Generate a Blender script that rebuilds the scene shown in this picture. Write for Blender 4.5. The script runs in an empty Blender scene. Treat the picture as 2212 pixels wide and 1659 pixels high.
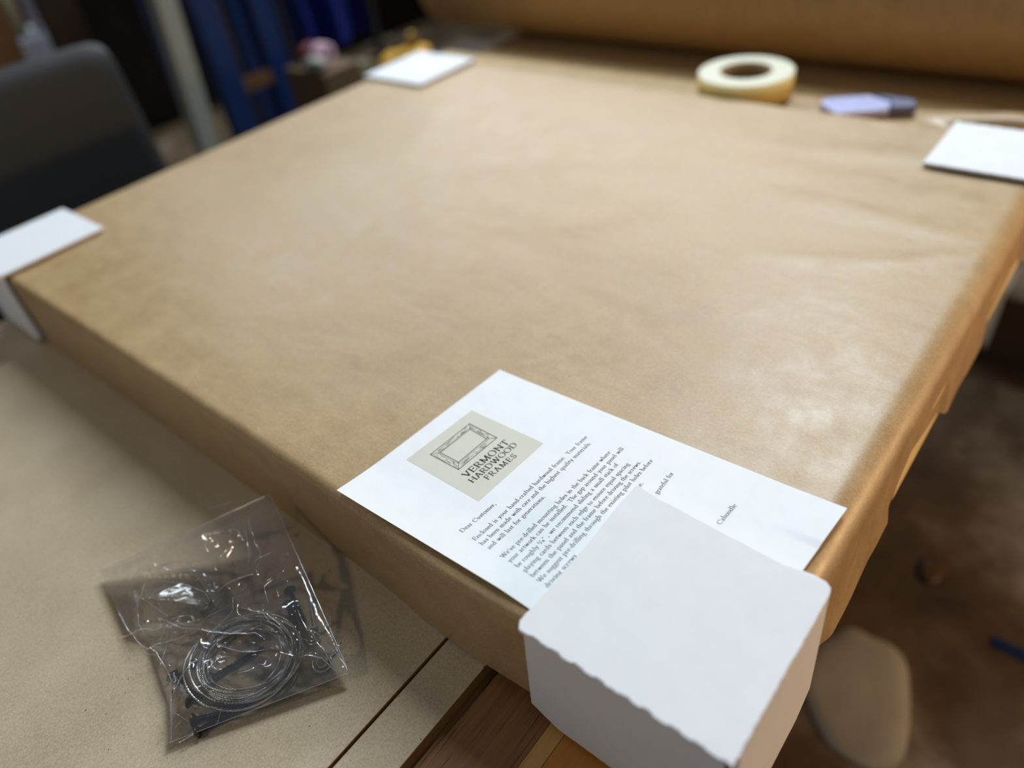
import bpy, bmesh, math, random
from math import sin, cos, pi, radians, sqrt, hypot, atan2
from mathutils import Vector, Matrix, noise
random.seed(7)
C = bpy.context.scene.collection
SC = bpy.context.scene
ZT = 0.90            # height of the package's top above the floor

# ------------------------------------------------------------------ camera
cam = bpy.data.cameras.new('camera')
cam.sensor_fit = 'HORIZONTAL'; cam.sensor_width = 36.0; cam.lens = 25.61
cam.clip_start = 0.01; cam.clip_end = 50
cam.dof.use_dof = True; cam.dof.focus_distance = 0.64; cam.dof.aperture_fstop = 1.6
co = bpy.data.objects.new('camera', cam); C.objects.link(co)
co.matrix_world = Matrix(((0.6271, 0.5563, -0.5452, -0.2062),
                          (-0.7703, 0.3388, -0.5403, -0.0635),
                          (-0.1158, 0.7588, 0.6410, 0.4866 + ZT),
                          (0, 0, 0, 1)))
SC.camera = co
# ------------------------------------------------------------------ world, lights, exposure
w = bpy.data.worlds.new('world'); SC.world = w; w.use_nodes = True
w.node_tree.nodes['Background'].inputs[0].default_value = (0.72, 0.86, 1.0, 1)
w.node_tree.nodes['Background'].inputs[1].default_value = 0.16
def area(name, loc, target, sx, sy, power, col, spread=180):
    l = bpy.data.lights.new(name, 'AREA'); l.shape = 'RECTANGLE'; l.size = sx; l.size_y = sy
    l.energy = power; l.color = col; l.spread = radians(spread)
    o = bpy.data.objects.new(name, l); C.objects.link(o); o.location = (loc[0], loc[1], loc[2] + ZT)
    d = Vector(target) - Vector(loc)
    o.rotation_euler = d.to_track_quat('-Z', 'Y').to_euler(); return o
area('tube_light', (3.0, 0.85, 3.6), (0.3, 0.6, 0), 0.2, 2.4, 188, (0.84, 0.94, 1.0))
area('tube_light', (1.9, 3.3, 1.6), (0.6, 0.8, 0), 1.4, 0.13, 23, (0.80, 0.92, 1.0))
area('sheen_light', (3.6, 2.3, 1.55), (0.8, 0.4, 0), 2.6, 1.7, 62, (0.95, 0.97, 1.0))  # unseen panel light added for the sheen on the kraft paper
area('work_lamp', (1.3, -1.5, 0.30), (0.35, 0.0, -0.06), 0.25, 0.18, 8, (1.0, 0.60, 0.27), 110)
area('work_lamp', (-1.5, 0.9, 1.5), (-0.1, 0.4, -0.1), 0.10, 0.10, 5, (1.0, 0.86, 0.66))
SC.view_settings.view_transform = 'Standard'; SC.view_settings.look = 'None'
SC.view_settings.exposure = 0.0; SC.view_settings.gamma = 1.0
SC.view_settings.use_curve_mapping = False

# ------------------------------------------------------------------ helpers
def tag(o, label=None, cat=None, group=None, kind=None):
    if label: o['label'] = label
    if cat: o['category'] = cat
    if group: o['group'] = group
    if kind: o['kind'] = kind
    return o
def obj(name, vf, m, parent=None, smooth=False, z0=True):
    """link verts/faces as ONE mesh; coordinates are in the package frame (top = 0)"""
    vs, fs = vf
    me = bpy.data.meshes.new(name)
    dz = ZT if (z0 and parent is None) else 0.0
    me.from_pydata([(v[0], v[1], v[2] + dz) for v in vs], [], fs)
    bm = bmesh.new(); bm.from_mesh(me); bmesh.ops.recalc_face_normals(bm, faces=bm.faces); bm.to_mesh(me); bm.free()
    me.materials.append(m)
    if smooth:
        for p in me.polygons: p.use_smooth = True
    o = bpy.data.objects.new(name, me); C.objects.link(o)
    if parent: o.parent = parent
    return o
def empty(name, loc=(0, 0, 0)):
    o = bpy.data.objects.new(name, None); C.objects.link(o); o.empty_display_size = 0.02
    o.location = (loc[0], loc[1], loc[2] + ZT); return o
def part(name, vf, m, root, smooth=False):
    """child of an Empty root; verts given in the package frame"""
    L = root.location
    vs = [(v[0] - L.x, v[1] - L.y, v[2] + ZT - L.z) for v in vf[0]]
    return obj(name, (vs, vf[1]), m, root, smooth)
def sub(name, vf, m, parent, root, smooth=False):
    L = root.location
    vs = [(v[0] - L.x, v[1] - L.y, v[2] + ZT - L.z) for v in vf[0]]
    return obj(name, (vs, vf[1]), m, parent, smooth)
def shade_auto(o, a=35):
    me = o.data
    for p in me.polygons: p.use_smooth = True
    bm = bmesh.new(); bm.from_mesh(me)
    for e in bm.edges:
        if len(e.link_faces) == 2 and e.calc_face_angle(0) > radians(a): e.smooth = False
    bm.to_mesh(me); bm.free(); return o
def bevel(o, wd, seg=2):
    m = o.modifiers.new('bevel', 'BEVEL'); m.width = wd; m.segments = seg; m.limit_method = 'ANGLE'; return o
def join(*vfs):
    V, F = [], []
    for v, f in vfs:
        n = len(V); V += list(v); F += [tuple(i + n for i in q) for q in f]
    return V, F
def box(x0, x1, y0, y1, z0, z1):
    V = [(x, y, z) for z in (z0, z1) for y in (y0, y1) for x in (x0, x1)]
    return V, [(0, 1, 3, 2), (4, 5, 7, 6), (0, 1, 5, 4), (2, 3, 7, 6), (0, 2, 6, 4), (1, 3, 7, 5)]
def xf(vf, M):
    return [tuple(M @ Vector(v)) for v in vf[0]], vf[1]
def prism(outline, f0, f1):
    """outline: 2D points; f0/f1 map (a,b)->3D for the two faces"""
    n = len(outline)
    V = [f0(a, b) for a, b in outline] + [f1(a, b) for a, b in outline]
    F = [tuple(range(n)), tuple(range(2 * n - 1, n - 1, -1))]
    F += [(i, (i + 1) % n, n + (i + 1) % n, n + i) for i in range(n)]
    return V, F
def lathe(prof, c=(0, 0, 0), seg=40, closed=False, M=None):
    V, F = [], []; n = len(prof)
    for k in range(seg):
        a = 2 * pi * k / seg
        for r, z in prof: V.append((c[0] + r * cos(a), c[1] + r * sin(a), c[2] + z))
    for k in range(seg):
        k2 = (k + 1) % seg
        for i in range(n if closed else n - 1):
            j = (i + 1) % n
            F.append((k * n + i, k2 * n + i, k2 * n + j, k * n + j))
    if not closed:
        F.append(tuple(k * n for k in range(seg))); F.append(tuple(k * n + n - 1 for k in range(seg)))
    if M is not None: V = [tuple(M @ Vector(v)) for v in V]
    return V, F
def tube(pts, r, seg=6, closed=False):
    V, F = [], []; P = [Vector(p) for p in pts]; n = len(P); up = Vector((0, 0, 1)); prev = None
    for i, p in enumerate(P):
        if closed: t = P[(i + 1) % n] - P[i - 1]
        else: t = P[min(i + 1, n - 1)] - P[max(i - 1, 0)]
        t.normalize()
        if prev is None: a = t.cross(up if abs(t.z) < .95 else Vector((1, 0, 0))).normalized()
        else: a = (prev - t * prev.dot(t)).normalized()
        prev = a; b = t.cross(a); rr = r[i] if isinstance(r, (list, tuple)) else r
        for k in range(seg):
            an = 2 * pi * k / seg; q = p + a * (rr * cos(an)) + b * (rr * sin(an)); V.append(tuple(q))
    for i in range(n if closed else n - 1):
        j = (i + 1) % n
        for k in range(seg): F.append((i * seg + k, i * seg + (k + 1) % seg, j * seg + (k + 1) % seg, j * seg + k))
    if not closed: F.append(tuple(range(seg))); F.append(tuple((n - 1) * seg + k for k in range(seg)))
    return V, F
def grid(nx, ny, fn):
    V = [fn(i / nx, j / ny) for j in range(ny + 1) for i in range(nx + 1)]
    F = [(j * (nx + 1) + i, j * (nx + 1) + i + 1, (j + 1) * (nx + 1) + i + 1, (j + 1) * (nx + 1) + i) for j in range(ny) for i in range(nx)]
    return V, F
def interp(tab, x):
    if x <= tab[0][0]: return tab[0][1]
    for (a, b), (c, d) in zip(tab, tab[1:]):
        if x <= c: return b + (d - b) * (x - a) / (c - a)
    return tab[-1][1]

# ------------------------------------------------------------------ materials
class NT:
    def __init__(s, name):
        s.m = bpy.data.materials.new(name); s.m.use_nodes = True; s.t = s.m.node_tree; s.N = s.t.nodes
        s.b = s.N['Principled BSDF']; s.out = s.N['Material Output']; s.tc = s.N.new('ShaderNodeTexCoord')
    def l(s, a, b): s.t.links.new(a, b)
    def mapping(s, scale=(1, 1, 1), rot=(0, 0, 0)):
        n = s.N.new('ShaderNodeMapping'); n.inputs['Scale'].default_value = scale; n.inputs['Rotation'].default_value = rot
        s.l(s.tc.outputs['Object'], n.inputs[0]); return n.outputs[0]
    def noise(s, scale, detail=3, rough=.55, vec=None, dist=0):
        n = s.N.new('ShaderNodeTexNoise'); n.inputs['Scale'].default_value = scale; n.inputs['Detail'].default_value = detail
        n.inputs['Roughness'].default_value = rough; n.inputs['Distortion'].default_value = dist
        s.l(vec or s.tc.outputs['Object'], n.inputs['Vector']); return n.outputs[0]
    def voro(s, scale, vec=None):
        n = s.N.new('ShaderNodeTexVoronoi'); n.inputs['Scale'].default_value = scale
        s.l(vec or s.tc.outputs['Object'], n.inputs['Vector']); return n.outputs[0]
    def ramp(s, fac, stops, interp_='LINEAR'):
        n = s.N.new('ShaderNodeValToRGB'); n.color_ramp.interpolation = interp_; e = n.color_ramp.elements
        while len(e) < len(stops): e.new(.5)
        for k, (p, c) in enumerate(stops): e[k].position = p; e[k].color = (*c, 1) if not isinstance(c, (int, float)) else (c, c, c, 1)
        s.l(fac, n.inputs[0]); return n.outputs[0]
    def mix(s, a, b, fac, mode='MIX'):
        n = s.N.new('ShaderNodeMix'); n.data_type = 'RGBA'; n.blend_type = mode
        for v, i in ((fac, 0), (a, 6), (b, 7)):
            if hasattr(v, 'is_linked'): s.l(v, n.inputs[i])
            else: n.inputs[i].default_value = v if i == 0 else (*v, 1)
        return n.outputs[2]
    def bump(s, h, strength=.3, dist=.001, prev=None):
        n = s.N.new('ShaderNodeBump'); n.inputs['Strength'].default_value = strength; n.inputs['Distance'].default_value = dist
        s.l(h, n.inputs['Height'])
        if prev: s.l(prev, n.inputs['Normal'])
        return n.outputs[0]
    def fin(s, col=None, rough=None, normal=None, metal=None, spec=None):
        for v, k in ((col, 'Base Color'), (rough, 'Roughness'), (normal, 'Normal'), (metal, 'Metallic'), (spec, 'Specular IOR Level')):
            if v is None: continue
            if hasattr(v, 'is_linked'): s.l(v, s.b.inputs[k])
            else: s.b.inputs[k].default_value = (*v, 1) if isinstance(v, tuple) else v
        return s.m
def srgb(r, g, b):
    return tuple(((c / 255) / 12.92 if c / 255 <= .04045 else ((c / 255 + .055) / 1.055) ** 2.4) for c in (r, g, b))
def plain(name, c, rough=.5, metal=0.0, var=.12, vs=60, bump=.0, spec=.5):
    s = NT(name); n = s.noise(vs, 3)
    d = tuple(x * (1 - var) for x in c); u = tuple(min(1, x * (1 + var)) for x in c)
    nor = s.bump(n, bump, .0008) if bump else None
    return s.fin(s.ramp(n, [(.3, d), (.7, u)]), rough, nor, metal, spec)

def kraft(name, base, rough=.42, spec=.55):
    s = NT(name)
    f1 = s.noise(560, 4, .7, s.mapping((1, .55, 1), (0, 0, .5)), .6)
    f2 = s.noise(30, 4, .6); f3 = s.noise(4.5, 3, .5)
    d = tuple(x * .80 for x in base); u = tuple(min(1, x * 1.17) for x in base)
    c = s.ramp(f1, [(.32, d), (.68, u)])
    c = s.mix(c, s.ramp(f2, [(.3, (.86, .83, .80)), (.7, (1.0, 1.0, 1.0))]), 1.0, 'MULTIPLY')
    c = s.mix(c, s.ramp(f3, [(.3, (.93, .90, .88)), (.7, (1.0, 1.0, 1.0))]), 1.0, 'MULTIPLY')
    b = s.bump(f1, .25, .0004); b = s.bump(f2, .35, .0012, b); b = s.bump(s.noise(9, 3, .5, s.mapping((1.6, .6, 1), (0, 0, .7))), .5, .004, b)
    return s.fin(c, s.ramp(f2, [(.3, rough - .05), (.7, rough + .08)]), b, spec=spec)
M_kraft = kraft('kraft_paper', srgb(182, 153, 110))
M_kraft_roll = kraft('kraft_paper_rolled', srgb(184, 146, 92), .38, .5)
def mdf(name, base):
    s = NT(name)
    f = s.noise(460, 5, .75, s.mapping((1, 1, 1), (0, 0, .4)), .4); g = s.noise(12, 3)
    fib = s.noise(1000, 2, .5, s.mapping((1, .16, 1), (0, 0, .9)), 1.2)
    fib2 = s.noise(900, 2, .5, s.mapping((.16, 1, 1), (0, 0, .4)), 1.2)
    d = tuple(x * .74 for x in base); u = tuple(min(1, x * 1.2) for x in base)
    c = s.ramp(f, [(.3, d), (.7, u)])
    c = s.mix(c, tuple(min(1, x * 1.45) for x in base), s.ramp(fib, [(.66, 0.), (.72, .55)]))
    c = s.mix(c, tuple(x * .5 for x in base), s.ramp(fib2, [(.69, 0.), (.75, .30)]))
    c = s.mix(c, (.06, .035, .018), s.ramp(s.noise(250, 1, .5), [(.765, 0.), (.785, .85)]))
    c = s.mix(c, s.ramp(g, [(.3, (.86, .84, .80)), (.7, (1., 1., 1.))]), 1.0, 'MULTIPLY')
    return s.fin(c, .5, s.bump(f, .25, .0004), spec=.4)
M_mdf = mdf('fibreboard', srgb(194, 175, 148))
M_mdf_edge = plain('fibreboard_edge', srgb(150, 105, 55), .6, 0, .15, 300)
def wood(name, a, b, axis='x', sc=1.0, rough=.4, dark=None):
    s = NT(name)
    m = s.mapping((3 * sc, 90 * sc, 60 * sc) if axis == 'x' else (60 * sc, 60 * sc, 3 * sc))
    n = s.noise(1.6, 6, .7, m, .8); n2 = s.noise(5, 4, .6, m, .3)
    c = s.ramp(n, [(.28, a), (.72, b)])
    c = s.mix(c, dark or tuple(x * .35 for x in a), s.ramp(n2, [(.60, 0.), (.70, .8)]))
    return s.fin(c, rough, s.bump(n, .2, .0004))
M_oak_dark = wood('oiled_oak', srgb(112, 76, 42), srgb(150, 104, 58), dark=srgb(60, 36, 18))
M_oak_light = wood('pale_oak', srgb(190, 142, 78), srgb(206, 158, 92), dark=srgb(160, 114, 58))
M_oak_mid = wood('amber_oak', srgb(176, 116, 42), srgb(194, 132, 54), dark=srgb(150, 96, 34))
M_leg = wood('bench_wood', srgb(80, 56, 34), srgb(110, 78, 46), 'z')
M_dkwood = wood('dark_timber', srgb(30, 19, 10), srgb(52, 33, 16), 'z', rough=.8)
def paper(name, c, bumpsc=500, wav=False, rough=.6):
    s = NT(name); n = s.noise(bumpsc, 3, .6); n2 = s.noise(45, 4, .6)
    col = s.ramp(n2, [(.3, tuple(x * .955 for x in c)), (.7, c)])
    b = s.bump(n, .12, .0003); b = s.bump(n2, .25, .0009, b)
    return s.fin(col, rough, b, spec=.35)
M_paper = paper('white_paper', (.86, .88, .90))
M_board = paper('white_board', (.79, .80, .83), 300, rough=.7)
M_board_core = plain('board_core', srgb(150, 130, 105), .8)
M_cream = paper('cream_board', srgb(232, 206, 150))
M_ink = plain('black_ink', (.022, .024, .03), .6, 0, .05)
M_card = paper('printed_grey', srgb(214, 210, 196), 300)
M_black = plain('black_mesh', (.010, .011, .013), .6, 0, .3, 200, .3)
M_blackp = plain('black_plastic', (.014, .014, .016), .4)
M_blue = plain('blue_steel', srgb(2, 36, 82), .45, .0, .15, 30)
M_bluetarp = plain('blue_cloth', srgb(1, 24, 104), .6, 0, .2, 20)
M_greyp = plain('grey_paint', srgb(140, 140, 130), .5)
M_carton = plain('brown_carton', srgb(92, 70, 44), .75, 0, .1, 40)
M_white = plain('white_plastic', srgb(205, 205, 215), .5)
M_pink = plain('pale_pink', srgb(215, 175, 195), .5)
M_red = plain('red_cloth', srgb(84, 10, 20), .7)
M_yel = plain('yellow_plastic', srgb(196, 148, 22), .5)
M_olive = plain('olive_grey', srgb(120, 112, 84), .6)
M_brass = plain('brass', srgb(150, 120, 60), .4, .6)
M_lilac = plain('lilac_plastic', srgb(176, 180, 222), .35)
M_slate = plain('slate_plastic', srgb(96, 98, 128), .4)
M_tape_side = plain('cream_tape_side', srgb(216, 214, 192), .55, 0, .04, 300)
M_tape_out = plain('masking_tape', srgb(208, 180, 106), .6, 0, .06, 200)
M_tape_core = plain('tape_core', srgb(140, 112, 70), .7)
M_steel = plain('stainless_wire', (.78, .76, .73), .20, 1.0, .1, 400)
M_steel2 = plain('zinc_plate', (.60, .62, .64), .25, 1.0, .1, 300)
M_screw = plain('black_phosphate', (.045, .042, .040), .38, .75, .3, 500)
M_screw_br = plain('bronze_head', (.10, .075, .055), .35, .8, .2, 500)
def floor_mat():
    s = NT('dusty_concrete')
    a = s.noise(2.6, 5, .65); b_ = s.noise(14, 4, .6)
    c = s.ramp(a, [(.33, srgb(66, 49, 30)), (.52, srgb(104, 84, 60)), (.70, srgb(168, 156, 138))])
    c = s.mix(c, s.ramp(b_, [(.3, (.7, .66, .6)), (.7, (1., 1., 1.))]), 1., 'MULTIPLY')
    return s.fin(c, .8, s.bump(b_, .4, .003))
M_floor = floor_mat()
M_wall = plain('brown_wall', srgb(20, 15, 11), .9, 0, .3, 3, spec=.05)
def film():
    s = NT('clear_film'); N = s.N
    tr = N.new('ShaderNodeBsdfTransparent'); tr.inputs[0].default_value = (.995, .988, .98, 1)
    gl = N.new('ShaderNodeBsdfGlossy'); gl.inputs['Roughness'].default_value = .09
    df = N.new('ShaderNodeBsdfDiffuse'); df.inputs[0].default_value = (.75, .78, .85, 1)
    fr = N.new('ShaderNodeFresnel'); fr.inputs[0].default_value = 1.5
    bp = s.bump(s.noise(38, 4, .6, dist=.6), .35, .002)
    bp = s.bump(s.noise(130, 3, .6), .18, .0006, bp)
    for n in (gl, fr): s.l(bp, n.inputs['Normal'])
    mu = N.new('ShaderNodeMath'); mu.operation = 'MULTIPLY'; mu.inputs[1].default_value = 1.1; s.l(fr.outputs[0], mu.inputs[0])
    m1 = N.new('ShaderNodeMixShader'); m1.inputs[0].default_value = .03; s.l(tr.outputs[0], m1.inputs[1]); s.l(df.outputs[0], m1.inputs[2])
    m2 = N.new('ShaderNodeMixShader'); s.l(mu.outputs[0], m2.inputs[0]); s.l(m1.outputs[0], m2.inputs[1]); s.l(gl.outputs[0], m2.inputs[2])
    s.l(m2.outputs[0], s.out.inputs[0]); return s.m
M_film = film()
def glint():  # whitish gloss for the glint tubes added on the bag film
    s = NT('glint_film'); N = s.N
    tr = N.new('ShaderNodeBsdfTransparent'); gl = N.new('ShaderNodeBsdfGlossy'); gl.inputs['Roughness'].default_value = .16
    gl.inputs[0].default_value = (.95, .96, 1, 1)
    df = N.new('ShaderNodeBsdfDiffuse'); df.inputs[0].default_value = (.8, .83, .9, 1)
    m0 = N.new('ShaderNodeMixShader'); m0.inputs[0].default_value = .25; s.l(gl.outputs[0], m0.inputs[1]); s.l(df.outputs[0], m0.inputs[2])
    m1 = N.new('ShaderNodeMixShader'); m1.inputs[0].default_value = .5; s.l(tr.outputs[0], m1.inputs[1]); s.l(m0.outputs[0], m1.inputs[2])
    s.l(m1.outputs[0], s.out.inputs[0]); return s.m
M_glint = glint()

# ------------------------------------------------------------------ the setting
obj('floor', box(-2.2, 4.2, -1.6, 4.4, -.96, -.90), M_floor)['kind'] = 'structure'
obj('wall_back', box(-2.2, 4.2, 4.4, 4.5, -.96, 1.9), M_wall)['kind'] = 'structure'
obj('wall_right', box(4.2, 4.3, -1.6, 4.5, -.96, 1.9), M_wall)['kind'] = 'structure'

# ------------------------------------------------------------------ workbench and boards
TB = -.12                                   # top of the fibreboard sheet
wb = tag(empty('workbench', (.5, .6, -.9)), 'long wooden workbench under the fibreboard and the wrapped package, seen at the bottom edge', 'workbench')
part('plank', box(-.75, 1.02, .150, .217, -.176, -.138), M_oak_dark, wb)
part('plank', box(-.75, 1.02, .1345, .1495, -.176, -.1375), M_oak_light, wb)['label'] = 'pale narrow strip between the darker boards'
part('plank', box(-.75, 1.02, .012, .134, -.176, -.138), M_oak_mid, wb)
part('plank', box(-.75, 1.95, .2175, 1.29, -.176, -.1385), M_oak_dark, wb)
part('plank', box(1.0205, 1.95, .03, .217, -.176, -.1385), M_oak_dark, wb)
for x in (-.65, 1.8):
    for y in (.12, 1.24): part('leg', box(x - .04, x + .04, y - .04, y + .04, -.90, -.1765), M_leg, wb)
part('rail', box(-.61, 1.76, 1.22, 1.26, -.30, -.20), M_leg, wb)
o = obj('fibreboard_sheet', box(-.75, 1.9, .2705, 1.296, -.1382, TB), M_mdf); o.data.materials.append(M_mdf_edge)
for p in o.data.polygons:
    if abs(p.normal.z) < .5: p.material_index = 1
bevel(o, .0008); tag(o, 'large tan fibreboard sheet lying on the workbench under the plastic bag', 'board')
o = obj('fibreboard_strip', box(-.74, 1.0, .2225, .2685, -.1382, TB - .0022), M_mdf); o.data.materials.append(M_mdf_edge)
for p in o.data.polygons:
    if abs(p.normal.z) < .5: p.material_index = 1
bevel(o, .0008); tag(o, 'narrow tan fibreboard strip with a brown edge between the large sheet and the oak', 'board')

# ------------------------------------------------------------------ wrapped package
PX, PY, PH = 1.02, 1.29, -.12
RIDGE = [  # (points, height, half width)
    ([(.695, .012), (.705, .09), (.716, .20), (.71, .30)], .0016, .024),
    ([(.672, .012), (.60, .12), (.55, .26)], .0022, .018),
    ([(.236, .355), (.288, .318), (.345, .300), (.372, .312)], .0007, .0045),
    ([(.222, .295), (.285, .268), (.343, .262)], .0006, .0045),
    ([(.30, .36), (.36, .335), (.40, .33)], .0006, .006),
    ([(.52, .48), (.62, .42), (.76, .40), (.90, .44)], .0016, .030),
    ([(.80, .30), (.72, .55), (.60, .75)], .0016, .035),
    ([(.90, .15), (.86, .42), (.88, .70)], .0018, .035),
    ([(.60, .90), (.78, 1.0), (.93, .95)], .0012, .03)]
def segd(px, py, pts):
    best = 9; n = len(pts) - 1; tt = 0
    for k in range(n):
        (ax, ay), (bx, by) = pts[k], pts[k + 1]; dx, dy = bx - ax, by - ay
        t = max(0, min(1, ((px - ax) * dx + (py - ay) * dy) / (dx * dx + dy * dy)))
        d = hypot(px - ax - t * dx, py - ay - t * dy)
        if d < best: best = d; tt = (k + t) / n
    return best, tt
def topz(x, y):
    e = min(x, y, PX - x, PY - y); k = max(0, min(1, e / .05))
    h = .0017 * noise.noise(Vector((x * 5, y * 4, 0))) + .0005 * noise.noise(Vector((x * 17, y * 13, 3)))
    h *= k
    for pts, hh, wd in RIDGE:
        d, t = segd(x, y, pts)
        if d < wd * 3: h += hh * math.exp(-(d / wd) ** 2) * (1 - .55 * t)
    return h
R = .010
def spaced(L, n, fine):
    a = [R]
    k = 0
    xs = [R + (L - 2 * R) * i / n for i in range(n + 1)]
    return xs
RF = .026                                    # softer roll-over on the side that overhangs the bench
XS = spaced(PX, 200, 0); YS = [RF + (PY - R - RF) * i / 230 for i in range(231)]
def bulge(y): return .0058 * math.exp(-((y - .26) / .08) ** 2)
V = [(x - bulge(y) * max(0, 1 - (x - R) / .05) ** 2, y, topz(x, y)) for y in YS for x in XS]; nx = len(XS)
F = [(j * nx + i, j * nx + i + 1, (j + 1) * nx + i + 1, (j + 1) * nx + i) for j in range(len(YS) - 1) for i in range(nx - 1)]
SIDE_Z = [(0, -.119), (.30, -.118), (.345, -.112), (.372, -.072), (.378, -.058), (.393, -.060), (.44, -.078), (.494, -.094), (.53, -.118), (.61, -.118), (.66, -.112), (.686, -.090), (.78, -.070), (.88, -.085), (1.02, -.11)]
def bulge(y): return .0058 * math.exp(-((y - .26) / .08) ** 2)
def side(pts, inward, zb, flare, R=R):
    """fold from the top's border down a side; pts: border (x,y,z); inward: outward unit normal"""
    base = len(V); vv, ff = [], []; rows = 20
    for (x, y, z) in pts:
        s = x if inward[1] else y
        b = zb(s); fl = flare(s)
        for k in range(rows + 1):
            if k <= 9:
                a = k / 9 * pi / 2; out = R * sin(a); zz = z - R * (1 - cos(a))
            else:
                t = (k - 9) / (rows - 9); zz = z - R + (b + R - z) * t; out = R + fl * (t if inward[1] < 0 and s > .36 else t * t) + .0007 * noise.noise(Vector((s * 14, zz * 30, inward[0] * 5)))
            vv.append((x + inward[0] * out, y + inward[1] * out, zz))
    n = rows + 1
    for i in range(len(pts) - 1):
        for k in range(rows): ff.append((i * n + k, (i + 1) * n + k, (i + 1) * n + k + 1, i * n + k + 1))
    return vv, ff
b_left = [(R - bulge(y), y, topz(R, y)) for y in YS]; b_right = [(PX - R, y, topz(PX - R, y)) for y in YS]
b_front = [(x, RF, topz(x, RF)) for x in XS]; b_back = [(x, PY - R, topz(x, PY - R)) for x in XS]
full = lambda s: -.1195
def flare_r(s): return min(1, max(0, (s - .162) / .03)) * min(1, max(0, (.845 - s) / .03)) * flare_q(s)
def flare_q(s):
    if .35 < s < .50 or .66 < s < .82: return .0026
    return .0035 + .0035 * abs(noise.noise(Vector((s * 7, 0, 0)))) + (.004 if .15 < s < .34 else 0) + .004 * max(0, min(1, (s - .345) / .03, (.90 - s) / .04))
sheets = [(V, F), side(b_left, (-1, 0), full, lambda s: .0012 * noise.noise(Vector((s * 6, 1, 1)))), side(b_right, (1, 0), full, lambda s: .001),
          side(b_front, (0, -1), lambda s: interp(SIDE_Z, s) + .0015 * noise.noise(Vector((s * 40, 0, 2))), flare_r, RF), side(b_back, (0, 1), full, lambda s: .001)]
pk = tag(empty('wrapped_package', (.5, .64, -.12)), 'large flat rectangular package wrapped in brown kraft paper, filling the middle of the photo', 'package')
o = part('kraft_wrap', join(*sheets), M_kraft, pk, True)
bm = bmesh.new(); bm.from_mesh(o.data); bmesh.ops.remove_doubles(bm, verts=bm.verts, dist=1e-5); bmesh.ops.recalc_face_normals(bm, faces=bm.faces); bm.to_mesh(o.data); bm.free()
part('inner_carton', join(box(.006, PX - .006, .0035, PY - .006, -.1199, -.0145), box(.372, .90, -.0012, .003, -.1199, -.054)), M_cream, pk)['label'] = 'cream board showing under the paper edge'

# ------------------------------------------------------------------ corner protectors
def rough_line(a, b, n, amp, seed, per=0):
    out = []
    for i in range(n):
        t = i / n; x = a[0] + (b[0] - a[0]) * t; y = a[1] + (b[1] - a[1]) * t
        L = hypot(b[0] - a[0], b[1] - a[1]); nx_, ny_ = -(b[1] - a[1]) / L, (b[0] - a[0]) / L
        d = amp * noise.noise(Vector((t * 26, seed * 3.7, 0))) * (0 if i == 0 else 1)
        if per: d += per * (1 if (t * 9.0) % 1 > .55 else 0)
        out.append((x + nx_ * d, y + ny_ * d))
    return out
def protector(name, corner, dx, dy, sx, sy, label, zt=.0035, drop=.135, detail=True, flaps=None, poly=None, lift=0.0):
    """corner: package corner; dx,dy = +-1 direction pointing inwards"""
    cx, cy = corner; root = tag(empty(name, (cx, cy, 0)), label, 'corner protector', 'white card corner protectors on the package')
    g = .0075; T = .0042
    A, B, Cc, D = (-g, -g), (sx, -g), (sx, sy), (-g, sy)
    n = 60 if detail else 4; am = .0009 if detail else 0
    out = rough_line(A, B, n, am * .3, 1) + rough_line(B, Cc, n, am * .9, 2) + rough_line(Cc, D, n, am, 3) + rough_line(D, A, n, am * .3, 4, .0014 if detail else 0)
    if poly:
        out = []
        for k in range(len(poly)):
            a, b = poly[k], poly[(k + 1) % len(poly)]; Ls = hypot(b[0] - a[0], b[1] - a[1])
            out += rough_line(a, b, max(2, int(Ls / .0028)), .0008 if Ls > .03 else 0, k + 1, .0013 if k == len(poly) - 1 else 0)
    top = prism(out, lambda a, b: (cx + dx * a, cy + dy * b, zt + lift * max(0, b / sy)), lambda a, b: (cx + dx * a, cy + dy * b, zt + T + lift * max(0, b / sy)))
    o = part('top_flap', top, M_board, root); bevel(o, .0008, 2)
    for ax in (0, 1):
        W_ = sx if ax == 0 else sy
        dp = drop if not flaps else flaps[ax]
        o2 = rough_line((0.001, zt), (W_ - .001, zt), n, am * .2, 5 + ax) + rough_line((W_ - .001, zt), (W_ * .985 + .006, -dp * .9), n // 2, am * .9, 7) + \
             rough_line((W_ * .985 + .006, -dp * .9), (W_ * .86, -dp), 4, am, 8) + rough_line((W_ * .86, -dp), (-.004, -dp * .985), n, am * 1.3, 9) + rough_line((-.004, -dp * .985), (0.001, zt), 8, 0, 3)
        if ax == 0: f0 = lambda a, z: (cx + dx * a, cy - dy * (g - .0008) - dy * (.004 * max(0, -z) / .135), z); f1 = lambda a, z: (cx + dx * a, cy - dy * (g - .0050) * .55, z)
        else: f0 = lambda a, z: (cx - dx * (g - .0012) - dx * (.003 * max(0, -z) / .135), cy + dy * a, z); f1 = lambda a, z: (cx - dx * .0034, cy + dy * a, z)
        part('side_flap', prism(o2, f0, f1), M_board, root)
    return root
protector('corner_protector', (0, 0), 1, 1, .1465, .163, 'nearest white card corner protector, over the letter at the bottom right', zt=.0036, flaps=(.158, .131),
          lift=.007, poly=[(-.0096, -.0062), (.1380, -.0078), (.1455, -.0064), (.1490, -.0020), (.1495, .0093), (.1456, .0300), (.1460, .080), (.1468, .1362), (.1494, .1596), (.1244, .1608), (.0832, .1595), (.0218, .1598), (-.0088, .1611), (-.0150, .1572)])
protector('corner_protector', (0, PY), 1, -1, .157, .141, 'white card corner protector cut off by the left edge of the photo', flaps=(.115, .115))
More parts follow.
